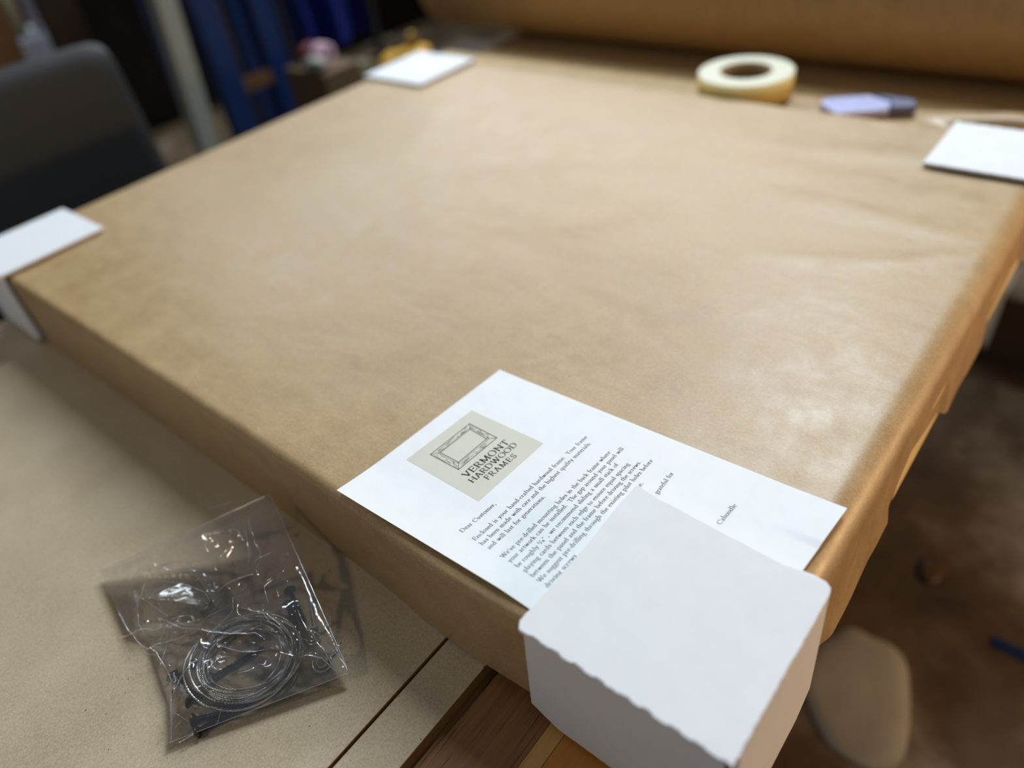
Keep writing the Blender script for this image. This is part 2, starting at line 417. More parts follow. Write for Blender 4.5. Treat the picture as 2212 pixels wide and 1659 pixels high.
protector('corner_protector', (PX, PY), -1, -1, .168, .170, 'far white card corner protector at the back, between the dark background and the roll', flaps=(.115, .115))
protector('corner_protector', (PX, 0), -1, 1, .150, .147, 'white card corner protector at the right edge of the photo', flaps=(.115, .115))

# ------------------------------------------------------------------ letter (with a small serif pen font)
TL = Vector((.0020, .3860)); EX = Vector((.9976, -.0693)); EY = Vector((.0293, -.9996))
LW, LH = .2158, .3595
def lz(s, t):
    z = .0016 + .0035 * max(0, 1 - s / .05) ** 1.5 + .0012 * max(0, 1 - (LH - t) / .04)
    return z + .0006 * max(0, 1 - t / .03)
def LP(s, t, up=0):
    p = TL + EX * s + EY * t
    zz = lz(s, t) if t < .19 or s > .17 else .0016 + .0035 * max(0, 1 - s / .05) ** 1.5 * max(0, 1 - (t - .19) / .03)
    return (p.x, p.y, zz + up)
def letter_geo():
    top = grid(54, 90, lambda u, v: LP(u * LW, v * LH, .00012)); bot = grid(54, 90, lambda u, v: LP(u * LW, v * LH, 0))
    return join(top, (bot[0], [tuple(reversed(f)) for f in bot[1]]))
letter = tag(empty('letter', (TL.x, TL.y, 0)), 'white typed letter headed with a picture frame logo, lying under the nearest corner protector', 'letter')
part('sheet', letter_geo(), M_paper, letter, True)
def patch(s0, t0, s1, t1, s2, t2, s3, t3, up, nx_=20, ny_=20):
    def f(u, v):
        s = (s0 * (1 - u) + s1 * u) * (1 - v) + (s3 * (1 - u) + s2 * u) * v
        t = (t0 * (1 - u) + t1 * u) * (1 - v) + (t3 * (1 - u) + t2 * u) * v
        return LP(s / 1000, t / 1000, up)
    return grid(nx_, ny_, f)
part('logo_panel', patch(64.7, 19.8, 150.7, 21.3, 150.1, 110.8, 61.7, 112.0, .00020), M_card, letter, True)

def arc(cx, cy, rx, ry, a0, a1, n=10):
    return [(cx + rx * cos(radians(a0 + (a1 - a0) * i / n)), cy + ry * sin(radians(a0 + (a1 - a0) * i / n))) for i in range(n + 1)]
def stem(x, y0, y1, bs=1, ts=0):
    """vertical stem, bs = foot serif, ts: 1 = full head serif, 2 = flag"""
    r = [[(x, y0), (x, y1)]]
    if bs: r.append([(x - .22, y0 + .03), (x + .22, y0 + .03)])
    if ts == 1: r.append([(x - .22, y1 - .03), (x + .22, y1 - .03)])
    if ts == 2: r.append([(x - .24, y1 - .16), (x, y1 - .02)])
    return r
X_, A_, CAP, DSC = 1.0, 1.75, 1.62, -.62
G = {
 'a': (.88, [arc(.33, .80, .24, .20, 170, 30, 8) + [(.58, .62), (.58, .14)] + arc(.70, .13, .12, .12, 180, 300, 4), [(.58, .58), (.34, .50)] + arc(.31, .26, .21, .25, 100, 290, 8) + [(.58, .20)]]),
 'b': (1.02, stem(.22, 0, A_, 0, 2) + [[(.22, .80)] + arc(.52, .50, .36, .50, 120, -120, 14) + [(.22, .12)]]),
 'c': (.84, [arc(.48, .50, .36, .50, 50, 320, 16), [(.70, .84), (.72, .78)]]),
 'd': (1.05, stem(.78, 0, A_, 0, 2) + [[(.78, .86)] + arc(.46, .50, .36, .50, 60, 300, 14) + [(.78, .14)], [(.78, .03), (.98, .06)]]),
 'e': (.86, [[(.14, .56), (.74, .56)], arc(.45, .50, .34, .50, 8, 320, 18)]),
 'f': (.62, stem(.28, 0, 1.35) + [arc(.56, 1.38, .28, .34, 180, 50, 8), [(.05, .97), (.58, .97)]]),
 'g': (.92, [arc(.42, .66, .28, .32, 0, 360, 16), [(.62, .92), (.90, .97)], [(.28, .36), (.18, .20), (.30, .06), (.66, .0)] + arc(.45, -.28, .38, .28, 60, -240, 14)]),
 'h': (1.08, stem(.22, 0, A_, 1, 2) + [[(.22, .75)] + arc(.54, .66, .28, .32, 130, 0, 8) + [(.82, 0)], [(.62, .03), (1.02, .03)]]),
 'i': (.50, stem(.26, 0, 1.0, 1, 2) + [[(.24, 1.34), (.25, 1.55)]]),
 'j': (.50, stem(.28, -.4, 1.0, 0, 2) + [[(.28, -.4), (.05, -.62)], [(.26, 1.44), (.28, 1.50)]]),
 'k': (1.02, stem(.22, 0, A_, 1, 2) + [[(.24, .48), (.72, .96)], [(.52, .97), (.92, .97)], [(.42, .62), (.84, .03)], [(.66, .03), (1.04, .03)]]),
 'l': (.50, stem(.26, 0, A_, 1, 2)),
 'm': (1.62, stem(.22, 0, 1.0, 1, 2) + [[(.22, .75)] + arc(.52, .66, .26, .32, 130, 0, 8) + [(.78, 0)], [(.60, .03), (.98, .03)], [(.78, .75)] + arc(1.08, .66, .26, .32, 130, 0, 8) + [(1.34, 0)], [(1.16, .03), (1.54, .03)]]),
 'n': (1.08, stem(.22, 0, 1.0, 1, 2) + [[(.22, .75)] + arc(.54, .66, .28, .32, 130, 0, 8) + [(.82, 0)], [(.62, .03), (1.02, .03)]]),
 'o': (.98, [arc(.49, .50, .37, .50, 0, 360, 22)]),
 'p': (1.04, stem(.22, DSC, 1.0, 1, 2) + [[(.22, .80)] + arc(.52, .50, .38, .50, 120, -120, 14) + [(.22, .12)]]),
 'q': (1.02, stem(.80, DSC, 1.0, 1, 0) + [[(.80, .86)] + arc(.46, .50, .36, .50, 60, 300, 14) + [(.80, .14)]]),
 'r': (.74, stem(.22, 0, 1.0, 1, 2) + [[(.22, .68), (.40, .92), (.62, .92)], [(.60, .94), (.64, .86)]]),
 's': (.74, [[(.60, .72), (.56, .90)] + arc(.38, .76, .22, .22, 60, 230, 8) + [(.50, .44)] + arc(.38, .24, .24, .22, 30, -140, 8) + [(.12, .28)]]),
 't': (.64, [[(.28, 1.28), (.28, .2)] + arc(.44, .2, .16, .18, 180, 300, 5), [(.04, .97), (.56, .97)]]),
 'u': (1.06, [[(.02, .95), (.22, .97), (.22, .34)] + arc(.48, .34, .26, .32, 180, 320, 8) + [(.78, .26)], [(.60, .97), (.78, .97), (.78, .04), (.98, .06)]]),
 'v': (.98, [[(.16, .97), (.50, .02)], [(.50, .02), (.82, .97)], [(.0, .97), (.34, .97)], [(.66, .97), (.98, .97)]]),
 'w': (1.42, [[(.16, .97), (.44, .02)], [(.44, .02), (.70, .90)], [(.70, .97), (.98, .02)], [(.98, .02), (1.24, .97)], [(.0, .97), (.34, .97)], [(1.08, .97), (1.40, .97)]]),
 'x': (.98, [[(.16, .97), (.82, .03)], [(.80, .97), (.16, .03)], [(.0, .97), (.34, .97)], [(.64, .97), (.96, .97)], [(.0, .03), (.32, .03)], [(.62, .03), (.98, .03)]]),
 'y': (.98, [[(.16, .97), (.52, .04)], [(.84, .97), (.46, -.10), (.28, -.50), (.06, -.56)], [(.0, .97), (.34, .97)], [(.66, .97), (.98, .97)]]),
 'C': (1.42, [arc(.78, .81, .64, .82, 48, 318, 22), [(1.22, 1.50), (1.24, 1.12)]]),
 'D': (1.62, stem(.28, 0, CAP, 1, 1) + [[(.28, 1.58)] + arc(.70, .81, .74, .78, 90, -90, 18) + [(.28, .03)]]),
 'E': (1.30, stem(.28, 0, CAP, 1, 1) + [[(.28, 1.58), (1.10, 1.58), (1.12, 1.30)], [(.28, .84), (.92, .84)], [(.92, 1.0), (.92, .68)], [(.28, .03), (1.14, .03), (1.20, .36)]]),
 'F': (1.18, stem(.28, 0, CAP, 1, 1) + [[(.28, 1.58), (1.06, 1.58), (1.08, 1.28)], [(.28, .84), (.88, .84)], [(.88, 1.0), (.88, .68)]]),
 'H': (1.62, stem(.28, 0, CAP, 1, 1) + stem(1.32, 0, CAP, 1, 1) + [[(.28, .84), (1.32, .84)]]),
 'A': (1.48, [[(.20, .03), (.74, 1.66)], [(.74, 1.66), (1.28, .03)], [(.36, .56), (1.08, .56)], [(.0, .03), (.42, .03)], [(1.04, .03), (1.50, .03)]]),
 'M': (1.92, [[(.28, .03), (.34, 1.58)], [(.34, 1.60), (.96, .06)], [(.96, .06), (1.58, 1.60)], [(1.58, 1.6), (1.64, 0)], [(.08, .03), (.50, .03)], [(1.42, .03), (1.88, .03)], [(.14, 1.58), (.40, 1.58)], [(1.52, 1.58), (1.80, 1.58)]]),
 'N': (1.66, [[(.30, .03), (.30, 1.56)], [(.26, 1.60), (1.36, .04)], [(1.36, .0), (1.36, 1.58)], [(.08, .03), (.52, .03)], [(.06, 1.58), (.34, 1.58)], [(1.14, 1.58), (1.58, 1.58)]]),
 'O': (1.66, [arc(.83, .81, .68, .82, 0, 360, 28)]),
 'R': (1.40, stem(.28, 0, CAP, 1, 1) + [[(.28, 1.58)] + arc(.66, 1.20, .42, .38, 90, -90, 12) + [(.28, .82)], [(.66, .82), (1.20, .06), (1.42, .03)]]),
 'S': (1.05, [[(.90, 1.18), (.88, 1.50)] + arc(.54, 1.24, .36, .38, 50, 230, 10) + [(.70, .76)] + arc(.54, .40, .40, .40, 40, -130, 10) + [(.14, .16), (.10, .50)]]),
 'T': (1.36, stem(.68, 0, CAP, 1, 0) + [[(.10, 1.24), (.12, 1.58), (1.24, 1.58), (1.26, 1.24)]]),
 'V': (1.48, [[(.20, 1.58), (.76, .0)], [(.76, .0), (1.28, 1.58)], [(.0, 1.58), (.44, 1.58)], [(1.06, 1.58), (1.50, 1.58)]]),
 'W': (2.10, [[(.20, 1.58), (.66, .0)], [(.66, .0), (1.06, 1.50)], [(1.02, 1.58), (1.46, .0)], [(1.46, .0), (1.90, 1.58)], [(.0, 1.58), (.44, 1.58)], [(.84, 1.58), (1.24, 1.58)], [(1.70, 1.58), (2.10, 1.58)]]),
 'Y': (1.40, [[(.18, 1.58), (.72, .80)], [(.72, .80), (1.22, 1.58)], [(.72, .80), (.72, .0)], [(.50, .03), (.94, .03)], [(.0, 1.58), (.40, 1.58)], [(1.02, 1.58), (1.42, 1.58)]]),
 '.': (.42, [[(.20, .0), (.21, .24)]]), ',': (.42, [[(.20, .22), (.22, .04), (.10, -.28)]]),
 '-': (.60, [[(.08, .50), (.50, .50)]]), "'": (.36, [[(.18, 1.66), (.14, 1.30)]]),
 '"': (.60, [[(.16, 1.66), (.10, 1.34)], [(.40, 1.66), (.34, 1.34)]]),
 '1': (.55, [[(.08, 1.42), (.28, 1.64)], [(.28, 1.66), (.28, .78)]]), '/': (.50, [[(-.10, .0), (.50, 1.62)]]),
 '4': (.95, [[(.58, -.05), (.58, .92)], [(.58, .92), (.06, .26)], [(.06, .24), (.80, .24)]]), ' ': (.66, [])}
def pen(pts, thick, thin, tilt=.25):
    """broad-nib ribbon along a polyline"""
    out = []; n = len(pts); L, Rr = [], []
    for i, (x, y) in enumerate(pts):
        ax, ay = pts[max(i - 1, 0)]; bx, by = pts[min(i + 1, n - 1)]
        dx, dy = bx - ax, by - ay; l = hypot(dx, dy) or 1; dx, dy = dx / l, dy / l
        th = atan2(dy, dx); wd = (thin + (thick - thin) * abs(sin(th - tilt)) ** 1.3) / 2
        L.append((x - dy * wd, y + dx * wd)); Rr.append((x + dy * wd, y - dx * wd))
    for i in range(n - 1): out.append([L[i], L[i + 1], Rr[i + 1], Rr[i]])
    return out
def text_geo(items, up=.00022):
    """items: (text, s0, t0, s1, t1, xheight mm, thick, thin, tracking)"""
    V, F = [], []
    for tx, s0, t0, s1, t1, xh, thick, thin, trk in items:
        W = sum(G[c][0] + trk for c in tx) - trk
        L = hypot(s1 - s0, t1 - t0); ux, uy = (s1 - s0) / L, (t1 - t0) / L
        kx = L / W; x = 0
        for c in tx:
            adv, strokes = G[c]
            for st in strokes:
                for q in pen(st, thick, thin):
                    n = len(V)
                    for a, b in q:
                        u = (x + a) * kx; v = b * xh
                        V.append(LP((s0 + ux * u + uy * v) / 1000, (t0 + uy * u - ux * v) / 1000, up))
                    F.append((n, n + 1, n + 2, n + 3))
            x += adv + trk
    return V, F
TH, TN = .20, .085
body = [("Dear Customer,", 26.9, 126.2, 67.6, 126.9), ("Enclosed is your hand-crafted hardwood frame.  Your frame", 26.3, 141.0, 178.2, 139.1),
        ("has been made with care and the highest quality materials,", 26.0, 149.0, 172.6, 146.9), ("and will last for generations.", 26.0, 156.8, 97.0, 155.9),
        ("We've pre-drilled mounting holes in the back frame where", 25.0, 171.9, 172.4, 168.8), ("your artwork can be installed.  The gap around your panel will", 24.8, 179.4, 182.6, 175.4),
        ("be roughly 1/4\" , we recommend sliding a small stack of", 24.4, 187.6, 163.0, 183.4), ("playing cards between each edge to ensure equal spacing", 24.2, 195.2, 168.6, 191.0),
        ("between the panel and the frame before driving the screws.", 23.9, 203.0, 175.9, 197.9), ("We suggest pre-drilling through the existing pilot holes before", 23.0, 210.4, 183.0, 205.2),
        ("ge.", 146.5, 214.9, 155.4, 214.1), ("grateful for", 150.5, 230.8, 179.0, 228.2), ("Caboodle", 148.3, 289.2, 173.8, 289.1),
        ("driving screws", 22.6, 218.0, 60, 216.9)]
part('typed_text', text_geo([(a, b, c, d, e, 2.55, TH, TN, .05) for a, b, c, d, e in body]), M_ink, letter)
logo = [("VERMONT", 77.5, 83.4, 134.5, 84.2, 4.5, .30, .11, .10), ("HARDWOOD", 75.4, 92.4, 136.0, 92.5, 3.9, .29, .11, .10), ("FRAMES", 85.7, 100.9, 123.6, 102.2, 3.7, .28, .11, .30)]
lg = part('logo_lettering', text_geo(logo, .00028), M_ink, letter)
def quadline(a, b, wd, up=.00028):
    dx, dy = b[0] - a[0], b[1] - a[1]; l = hypot(dx, dy); nx_, ny_ = -dy / l * wd / 2, dx / l * wd / 2
    e = wd * .45; ex, ey = dx / l * e, dy / l * e
    P = [(a[0] + nx_ - ex, a[1] + ny_ - ey), (b[0] + nx_ + ex, b[1] + ny_ + ey), (b[0] - nx_ + ex, b[1] - ny_ + ey), (a[0] - nx_ - ex, a[1] - ny_ - ey)]
    return [LP(p[0] / 1000, p[1] / 1000, up) for p in P], [(0, 1, 2, 3)]
O = [(82.0, 33.5), (134.4, 33.5), (132.9, 69.5), (81.4, 69.7)]; I = [(89.1, 39.4), (128.6, 39.6), (126.4, 62.3), (88.6, 62.8)]
I2 = [(87.6, 38.2), (129.9, 38.4), (127.8, 63.9), (87.2, 64.2)]
fr = []
for k in range(4):
    fr += [quadline(O[k], O[(k + 1) % 4], .75), quadline(I[k], I[(k + 1) % 4], .65), quadline(O[k], I[k], .55), quadline(I2[k], I2[(k + 1) % 4], .3)]
rg = random.Random(3)
for k in range(4):
    a0, a1, b0, b1 = O[k], O[(k + 1) % 4], I[k], I[(k + 1) % 4]
    for j in range(30):
        v = rg.choice((.18, .34, .5, .66)) + rg.uniform(-.05, .05); u = rg.uniform(.03, .88); du = rg.uniform(.03, .11)
        def q(u, v):
            o_ = (a0[0] + (a1[0] - a0[0]) * u, a0[1] + (a1[1] - a0[1]) * u); i_ = (b0[0] + (b1[0] - b0[0]) * u, b0[1] + (b1[1] - b0[1]) * u)
            return (o_[0] + (i_[0] - o_[0]) * v, o_[1] + (i_[1] - o_[1]) * v)
        fr.append(quadline(q(u, v), q(min(.98, u + du), v + rg.uniform(-.04, .04)), rg.uniform(.22, .38)))
part('frame_drawing', join(*fr), M_ink, letter)

# ------------------------------------------------------------------ kraft roll, its loose end, tape, card
RR, RX = .135, 1.47
rl = tag(empty('kraft_paper_roll', (RX, .6, -.07)), 'thick roll of brown kraft paper lying across the back of the bench', 'paper roll')
Mr = Matrix.Translation((RX, -.55, -.0690 + RR)) @ Matrix.Rotation(-pi / 2, 4, 'X')
prof = [(.035, 0), (.05, .002), (RR - .006, .0), (RR, .006), (RR, 2.149), (RR - .006, 2.155), (.05, 2.153), (.035, 2.155)]
o = part('roll_body', lathe(prof, seg=96, closed=True, M=Mr), M_kraft_roll, rl, True); shade_auto(o)
part('cardboard_core', lathe([(.030, -.01), (.0349, -.01), (.0349, 2.165), (.030, 2.165)], seg=40, closed=True, M=Mr), M_carton, rl, True)
def web(u, v):
    x = 1.034 + (RX - 1.034) * u; y = -.50 + (1.33 + .5) * v
    z = -.030
    if x > 1.15:
        t = min(1, (x - 1.15) / .06); t = t * t * (3 - 2 * t); z = -.030 + (-.0702 + .030) * t
    z += .0012 * noise.noise(Vector((x * 7, y * 5, 5))) * (1 if x < 1.15 else .2)
    if y < .42:
        k = max(0, min(1, (.21 - y) / .12)); t = max(0, min(1, (x - 1.105) / .022)); t = t * t * (3 - 2 * t)
        z += k * (-.018 * (1 - t) + .016 * t * max(0, 1 - max(0, x - 1.15) / .05))
    return (x, y, z)
wt = grid(90, 120, web)
part('loose_end', wt, M_kraft, rl, True)
tag(obj('support_board', box(1.225, 1.62, -.48, 1.335, -.12, -.0715), M_dkwood), 'low dark board that the kraft paper roll rests on', 'timber')
o = obj('support_board', box(1.060, 1.145, .44, 1.32, -.12, -.0325), M_leg)
tag(o, 'low brown timber block under the loose kraft paper behind the package', 'timber')

tp = tag(empty('masking_tape_roll', (1.110, .522, -.028)), 'roll of cream masking tape lying flat behind the package in front of the paper roll', 'tape roll')
ct = (1.110, .522, -.0265); ro, ri, hh = .085, .044, .044
part('tape_band', lathe([(ro, .0005), (ro, hh - .0005), (ro - .0006, hh - .0008), (ro - .0006, .0008)], ct, 96, True), M_tape_out, tp, True)
o = part('tape_layers', lathe([(ri + .003, 0), (ro - .0004, 0), (ro - .0002, .001), (ro - .0002, hh - .001), (ro - .0015, hh), (ri + .003, hh)], ct, 96, True), M_tape_side, tp, True); shade_auto(o)
part('cardboard_core', lathe([(ri, .0), (ri + .003, .0), (ri + .003, hh + .0003), (ri, hh + .0003)], ct, 64, True), M_tape_core, tp, True)
sc = tag(empty('plastic_scraper', (1.1, .30, -.028)), 'pale lilac plastic scraper with a darker end beside the masking tape', 'scraper')
def slab(p, z0, z1): return prism(p, lambda a, b: (a, b, z0), lambda a, b: (a, b, z1))
o = part('blade', slab([(1.050, .330), (1.085, .372), (1.110, .372), (1.148, .312), (1.130, .268), (1.098, .262)], -.0262, -.013), M_lilac, sc); bevel(o, .003, 3)
o = part('handle', slab([(1.099, .2615), (1.130, .2675), (1.147, .3105), (1.1485, .270), (1.147, .236), (1.120, .224)], -.0262, -.010), M_slate, sc); bevel(o, .005, 3)

# ------------------------------------------------------------------ plastic bag with hardware
ZB = TB
Acn, Bcn, Ccn, Dcn = Vector((-.1693, .6228, -.110)), Vector((-.0145, .5010, -.058)), Vector((-.0869, .3097, -.106)), Vector((-.2225, .3960, -.113))
def c5(x, y):   # feature position on the bag, as fractions of its two sides
    return (x, y)
FLOOR = lambda x, y: TB
# folds: polylines in world x,y ; height, half width
FO = [([(-.146, .562), (-.128, .519), (-.118, .492), (-.123, .470)], .011, .007),
      ([(-.146, .562), (-.163, .523), (-.168, .517)], .008, .006),
      ([(-.163, .522), (-.150, .485), (-.128, .462)], .006, .0035),
      ([(-.163, .505), (-.145, .440), (-.117, .398), (-.116, .390)], .0055, .0020),
      ([(-.182, .560), (-.187, .530), (-.188, .500), (-.183, .474), (-.188, .437), (-.194, .417)], .0065, .0022),
      ([(-.112, .470), (-.093, .458), (-.080, .448)], .006, .004),
      ([(-.108, .348), (-.095, .331), (-.094, .318)], .006, .0018),
      ([(-.080, .380), (-.088, .357), (-.080, .345)], .007, .0045),
      ([(-.088, .340), (-.092, .325), (-.094, .315)], .006, .002),
      ([(-.083, .338), (-.084, .320), (-.087, .311)], .006, .002),
      ([(-.190, .487), (-.170, .475), (-.150, .446)], .005, .0018),
      ([(-.221, .394), (-.197, .415), (-.170, .425)], .007, .0028),
      ([(-.216, .388), (-.204, .383)], .005, .0015),
      ([(-.196, .530), (-.176, .508), (-.160, .480)], .004, .0016),
      ([(-.090, .540), (-.060, .500)], .005, .008), ([(-.060, .560), (-.040, .535)], .004, .004),
      ([(-.145, .425), (-.135, .395), (-.120, .375)], .004, .0018), ([(-.11, .43), (-.10, .40), (-.10, .37)], .004, .002)]
def coilh(x, y):
    d = hypot(x + .133, y - .405); return .010 * math.exp(-((d - .043) / .018) ** 2) + .004 * math.exp(-(d / .05) ** 2)
BLOBS = [(-.070, .41, .009, .016), (-.092, .345, .008, .014), (-.175, .385, .009, .022), (-.19, .40, .006, .015), (-.15, .37, .007, .018)]
def facet(x, y):
    # broad flat pleat of film that slopes down towards the package
    if not .468 < y < .562: return 0
    xl = interp([(.468, -.124), (.500, -.146), (.523, -.165), (.562, -.1465)], y); xr = interp([(.468, -.121), (.495, -.116), (.519, -.117), (.562, -.1455)], y)
    top = (.40 + .24) * (xr - xl)
    if x < xl: return top * max(0, 1 - (xl - x) / .012)
    if x > xr: return 0
    return (.40 + .24) * (xr - x) + .0007
def bagpt(u, v, topf):
    a = Acn.lerp(Bcn, u); b = Dcn.lerp(Ccn, u); p = a.lerp(b, v)
    e = min(u, 1 - u, v, 1 - v)
    # slight inward waist on the left seam
    x, y = p.x, p.y
    wv = interp([(0, 0), (.40, .002), (.47, .015), (.60, .014), (.80, .012), (1, 0)], v) * max(0, 1 - u * 2.5); x += wv; y -= wv * .45
    k = min(1, e / .10); k = k * k * (3 - 2 * k)
    ub = max(TB + .0009, p.z - .012 * sin(pi * u) * sin(pi * v) * (1 - v))
    base = ub
    if not topf: return (x, y, base)
    h = coilh(x, y)
    for bx, by, bh, br in BLOBS: h += bh * math.exp(-((x - bx) ** 2 + (y - by) ** 2) / br ** 2)
    for pts, hh_, wd in FO:
        d, t = segd(x, y, pts)
        if d < wd * 4: h += hh_ * max(0, 1 - d / (wd * 2.4)) ** 1.6 * min(1, .25 + 3 * min(t, 1 - t) + .25)
    fc = facet(x, y)
    if fc > 0: return (x, y, base + .0012 + fc + .0006 * noise.noise(Vector((x * 60, y * 60, 2))))
    n = noise.noise(Vector((x * 26, y * 22, 4))); h += .0045 * (1 - abs(n) * 2.2) * .6
    n = noise.noise(Vector((x * 60, y * 50, 9))); h += .0016 * (1 - abs(n) * 2)
    return (x, y, base + .0012 + max(0, h + .004) * k)
bag = tag(empty('plastic_bag', (-.13, .45, TB)), 'clear crinkled plastic bag on the fibreboard holding coiled wire and black screws', 'bag')
part('top_film', grid(200, 220, lambda u, v: bagpt(u, v, True)), M_film, bag, True)
part('bottom_film', grid(30, 30, lambda u, v: bagpt(u, v, False)), M_film, bag, True)

def bag_z(x, y):
    # height of the top film above the bench at x, y
    u, v = .5, .5
    for _ in range(12):
        p = Acn.lerp(Bcn, u).lerp(Dcn.lerp(Ccn, u), v); du = (Bcn - Acn).lerp(Ccn - Dcn, v); dv = Dcn.lerp(Ccn, u) - Acn.lerp(Bcn, u)
        det = du.x * dv.y - du.y * dv.x; ex, ey = x - p.x, y - p.y
        u += (ex * dv.y - ey * dv.x) / det; v += (du.x * ey - du.y * ex) / det
    u = max(0, min(1, u)); v = max(0, min(1, v)); return bagpt(u, v, True)[2]
def glint_tube(pts, r0, seed):
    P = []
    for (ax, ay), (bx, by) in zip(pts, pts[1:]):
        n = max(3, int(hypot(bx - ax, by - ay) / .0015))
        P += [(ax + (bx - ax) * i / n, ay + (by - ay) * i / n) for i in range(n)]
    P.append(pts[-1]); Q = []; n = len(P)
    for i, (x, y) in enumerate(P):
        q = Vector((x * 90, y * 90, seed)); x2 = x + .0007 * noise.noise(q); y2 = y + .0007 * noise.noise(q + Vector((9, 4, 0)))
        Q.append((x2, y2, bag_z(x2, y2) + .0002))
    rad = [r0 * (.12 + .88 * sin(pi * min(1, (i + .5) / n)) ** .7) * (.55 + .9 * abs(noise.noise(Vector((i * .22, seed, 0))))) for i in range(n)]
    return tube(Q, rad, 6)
rb = random.Random(11); creases = []  # thin whitish tubes added along the folds to stand for glints
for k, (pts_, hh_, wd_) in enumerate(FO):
    creases.append(glint_tube(pts_, .00085 if wd_ < .003 else .00055, k))
for k in range(34):  # short random tubes, added only for more glints
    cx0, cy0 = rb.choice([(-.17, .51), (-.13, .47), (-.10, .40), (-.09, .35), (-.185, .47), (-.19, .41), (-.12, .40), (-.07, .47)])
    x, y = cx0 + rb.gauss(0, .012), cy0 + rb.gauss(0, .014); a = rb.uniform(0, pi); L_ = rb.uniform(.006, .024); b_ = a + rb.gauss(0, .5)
    creases.append(glint_tube([(x, y), (x + L_ * cos(a), y + L_ * sin(a)), (x + L_ * cos(a) + L_ * .6 * cos(b_), y + L_ * sin(a) + L_ * .6 * sin(b_))], rb.uniform(.00018, .00038), 40 + k))
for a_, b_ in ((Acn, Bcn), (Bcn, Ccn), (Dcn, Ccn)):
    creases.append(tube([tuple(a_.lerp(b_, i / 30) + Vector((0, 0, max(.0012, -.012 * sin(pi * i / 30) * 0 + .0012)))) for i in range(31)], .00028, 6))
part('glint_ridges', join(*creases), M_glint, bag, True)['label'] = 'whitish tubes added as glints along the creases in the film'

# coil of braided picture wire
pts = []
turns = 11; N_ = turns * 90
rgc = random.Random(5); ph = [rgc.uniform(0, 6.28) for _ in range(8)]
for i in range(N_):
    a = 2 * pi * i / 90; k = i / N_
    r = .0415 + .0062 * sin(k * 21 + ph[0]) + .0012 * sin(a * .5 + ph[1])
    e1 = r * 1.10 * cos(a); e2 = r * .93 * sin(a); th = 2.0
    cx = -.1345 + .0045 * sin(k * 13 + ph[2]); cy = .4065 + .0035 * cos(k * 17 + ph[3])
    pts.append((cx + e1 * cos(th) - e2 * sin(th), cy + e1 * sin(th) + e2 * cos(th), TB + .0060 + .0040 * sin(a + k * 9) ** 2 + .0018 * sin(k * 31)))
strands = []
P = [Vector(p) for p in pts]
for sidx in range(3):
    q = []; 
    for i, p in enumerate(P):
        # resample three points per step for the twist
        for m in range(2):
            j = min(i + 1, N_ - 1); pp = p.lerp(P[j], m / 2); t = (P[j] - P[max(i - 1, 0)]).normalized()
            s = t.cross(Vector((0, 0, 1))).normalized(); up = s.cross(t)
            an = (i * 2 + m) * 1.15 + sidx * 2 * pi / 3
            q.append(pp + s * (.00056 * cos(an)) + up * (.00056 * sin(an)))
    strands.append(tube(q, .00060, 5))
o = obj('picture_wire_coil', join(*strands), M_steel, smooth=True)
tag(o, 'coil of silver braided picture wire inside the clear plastic bag', 'wire coil')

def screw_geo(L=.050, r=.0031, head=.0062, pitch=.0034):
    """wood screw along +X from head (x=0) to tip"""
    prof = []
    seg = 12; turns_ = (L * .72) / pitch; V, F = [], []
    n = 150
    for i in range(n + 1):
        x = .003 + (L - .003) * i / n
        taper = 1 if x < L * .86 else max(.05, 1 - (x - L * .86) / (L * .14))
        core = r * .68 * taper if x > L * .28 else r * .80
        for k in range(seg):
            a = 2 * pi * k / seg
            tr = 0
            if x > L * .28:
                phs = ((x / pitch) - a / (2 * pi)) % 1; tr = r * .42 * max(0, 1 - abs(phs - .5) * 4.2) * min(1, taper + .1)
            rr = core + tr; V.append((x, rr * cos(a), rr * sin(a)))
    for i in range(n):
        for k in range(seg): F.append((i * seg + k, i * seg + (k + 1) % seg, (i + 1) * seg + (k + 1) % seg, (i + 1) * seg + k))
    F.append(tuple(n * seg + k for k in range(seg)))
    Mx = Matrix.Rotation(pi / 2, 4, 'Y')
    hd = lathe([(.0002, -.0016), (head * .55, -.0020), (head * .9, -.0008), (head, .0), (head * .96, .0005), (r * .85, .0032)], seg=24, M=Mx)
    cr = join(box(-.00175, -.0008, -.0021, .0021, -.0004, .0004), box(-.00175, -.0008, -.0004, .0004, -.0021, .0021))
    return (V, F), hd, cr
SCR = [((-.0620, .4360), (-.0785, .3880), .0042, 'black screw pointing down in the upper right of the bag', 0),
       ((-.0735, .4230), (-.0905, .3830), .0050, 'black screw lying against the coil on the bag side nearest the package', 0),
       ((-.1972, .3990), (-.1560, .3640), .0036, 'black screw with its round head in the bottom corner of the bag, pointing right', 0),
       ((-.2010, .3860), (-.1640, .3720), .0048, 'black screw at the very bottom tip of the bag with its head facing the camera', 0),
       ((-.1860, .4530), (-.1830, .4130), .0040, 'black screw standing along the left seam of the bag', 0),
       ((-.1640, .4190), (-.1290, .4090), .0042, 'black screw lying inside the loop of the wire coil', 0),
       ((-.1665, .4460), (-.1720, .4060), .0036, 'black screw under the left side of the wire coil', 0),
       ((-.1900, .4140), (-.1660, .3780), .0080, 'black screw lying on top of the others in the bottom of the bag', 0),
       ((-.0745, .3800), (-.0575, .4080), .0034, 'thin silver screw beside the two black ones near the package', 1)]
sg, hg, cg = screw_geo()
proto = {}
